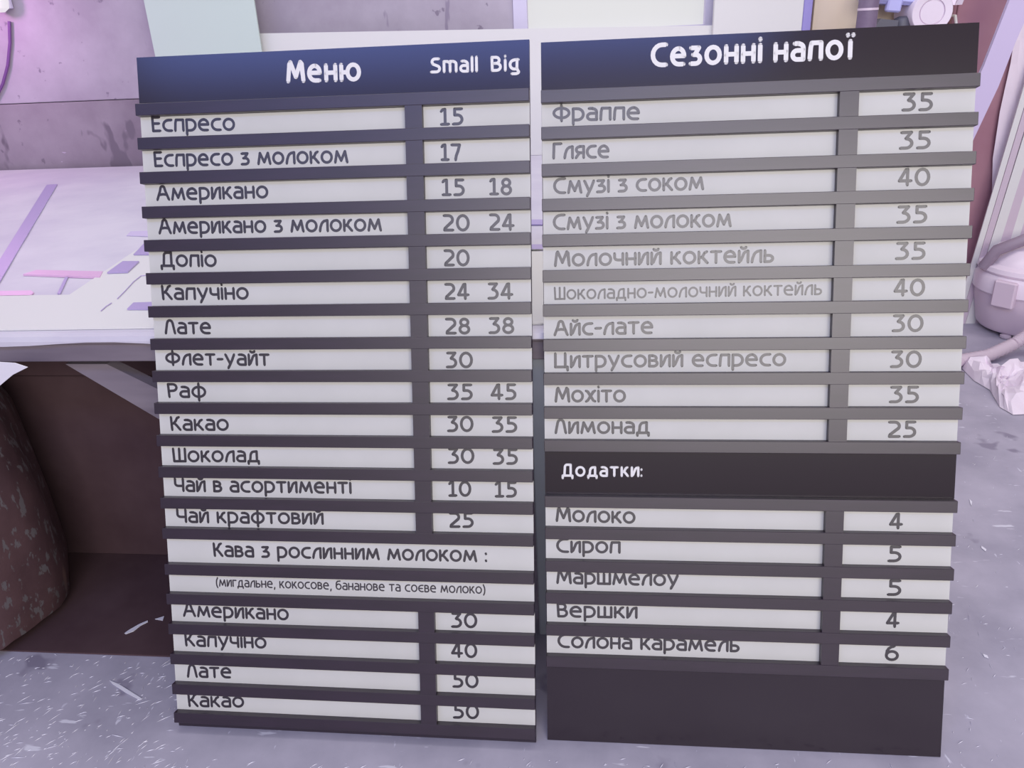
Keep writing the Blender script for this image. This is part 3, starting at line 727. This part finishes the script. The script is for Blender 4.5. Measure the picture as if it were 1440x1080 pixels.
tag(o, 'dark brown cardboard sheet added for the shadow on the floor under the table, beside the sack', 'shade')
# white paper scrap above the sack
bm = bmesh.new(); P = [at(x, y, b=1.30) for x, y in ((-30, 508), (20, 511), (38, 517), (18, 527), (0, 542), (-30, 560))]
prism(bm, [q - P[0] for q in P], (0, 0.003, 0)); o = finish('paper_scrap', bm, M_paper); o.location = P[0]
tag(o, 'white scrap of paper hanging below the table edge at far left', 'paper')
# dark cable on the wall, and the lamp at the top left corner
bm = bmesh.new(); P = [at(x, y, b=3.835) for x, y in ((13, 30), (14, 60), (11, 92), (4, 118), (-6, 138), (-20, 150))]; tube(bm, [q - P[0] for q in P], 0.007, 8)
o = finish('wall_cable', bm, M_cable, None, True); o.location = P[0]; tag(o, 'violet cable hanging down the concrete wall at top left', 'cable')
pl = at(-4, 2, b=3.78)
root = empty('wall_lamp', (pl.x, 3.84, pl.z), 'glowing lamp on the wall at the top left corner', 'lamp')
bm = bmesh.new(); lathe(bm, [(0.02, -.045), (0.04, -.03), (0.046, 0), (0.04, .03), (0.02, .045)], 20, c=(0, -0.06)); finish('bulb', bm, M_lamp, root, True)
boxobj('base', -0.03, 0.03, -0.02, 0.0, -0.03, 0.03, M_frame, root, 0.003)
ld = bpy.data.lights.new('pink_flare_light', 'POINT'); ld.energy = 7; ld.color = (1.0, 0.45, 0.95); ld.shadow_soft_size = 0.05  # pink light added off the bulb, tints the wall like lens flare
lo = bpy.data.objects.new('pink_flare_light', ld); C.objects.link(lo); lo.location = (pl.x - 0.1, 3.45, pl.z + 0.05)

# shavings and offcuts on the floor
def sliver(pix, label, th=0.0015, name='plastic_offcut', group=None, z0=0.001):
    pts = [at(x, y, z=z0) for x, y in pix]; c = sum(pts, Vector()) / len(pts)
    bm = bmesh.new(); prism(bm, [p - c for p in pts], (0, 0, th)); o = finish(name, bm, M_shave); o.location = c
    return tag(o, label, 'offcut', group)
sliver([(154, 957), (168, 963), (200, 983), (197, 985), (176, 974), (158, 962)], 'long pointed white offcut on the floor at lower left')
sliver([(175, 891), (182, 886), (196, 878), (208, 873), (208, 875), (198, 880), (188, 888), (177, 892)], 'curved white offcut in the dark below the table', z0=0.0052)
sliver([(218, 871), (231, 867), (229, 873)], 'small triangular white offcut beside the left board', z0=0.0052)
sliver([(1262 + 160 - 40, 920), (1388, 922), (1390, 926), (1384, 924)], 'tiny white offcut right of the word Вершки row')
sliver([(1363, 702), (1367, 706), (1366, 712), (1364, 707)], 'tiny white offcut right of the panel reading Додатки')
sliver([(1380, 768), (1387, 773), (1386, 776), (1380, 771)], 'tiny white offcut level with the Молоко price strip')
rnd = random.Random(21); bm = bmesh.new()
for k in range(520):
    if k < 330: px, py = rnd.uniform(-40, 260), rnd.uniform(920, 1090)
    elif k < 440: px, py = rnd.uniform(240, 1340), rnd.uniform(1066, 1100)
    else: px, py = rnd.uniform(1330, 1450), rnd.uniform(590, 1090)
    p = at(px, py, z=0.0008)
    L = rnd.uniform(.001, .010) * (1 if rnd.random() < .85 else 1.8); a = rnd.gauss(0.95, 0.45); w_ = rnd.uniform(.0004, .0011)
    d = Vector((math.cos(a), math.sin(a), 0)); nrm = Vector((-d.y, d.x, 0))
    vs = [bm.verts.new(q) for q in (p - d * L - nrm * w_ * .3, p + nrm * -w_, p + d * L, p + nrm * w_)]; bm.faces.new(vs)
    tp = bm.verts.new(p + Vector((0, 0, 0.0012)))
    for i in range(4): bm.faces.new((vs[i], vs[(i + 1) % 4], tp))
o = finish('floor_shavings', bm, M_shave); tag(o, 'fine white shavings scattered over the floor', 'shavings', kind='stuff')
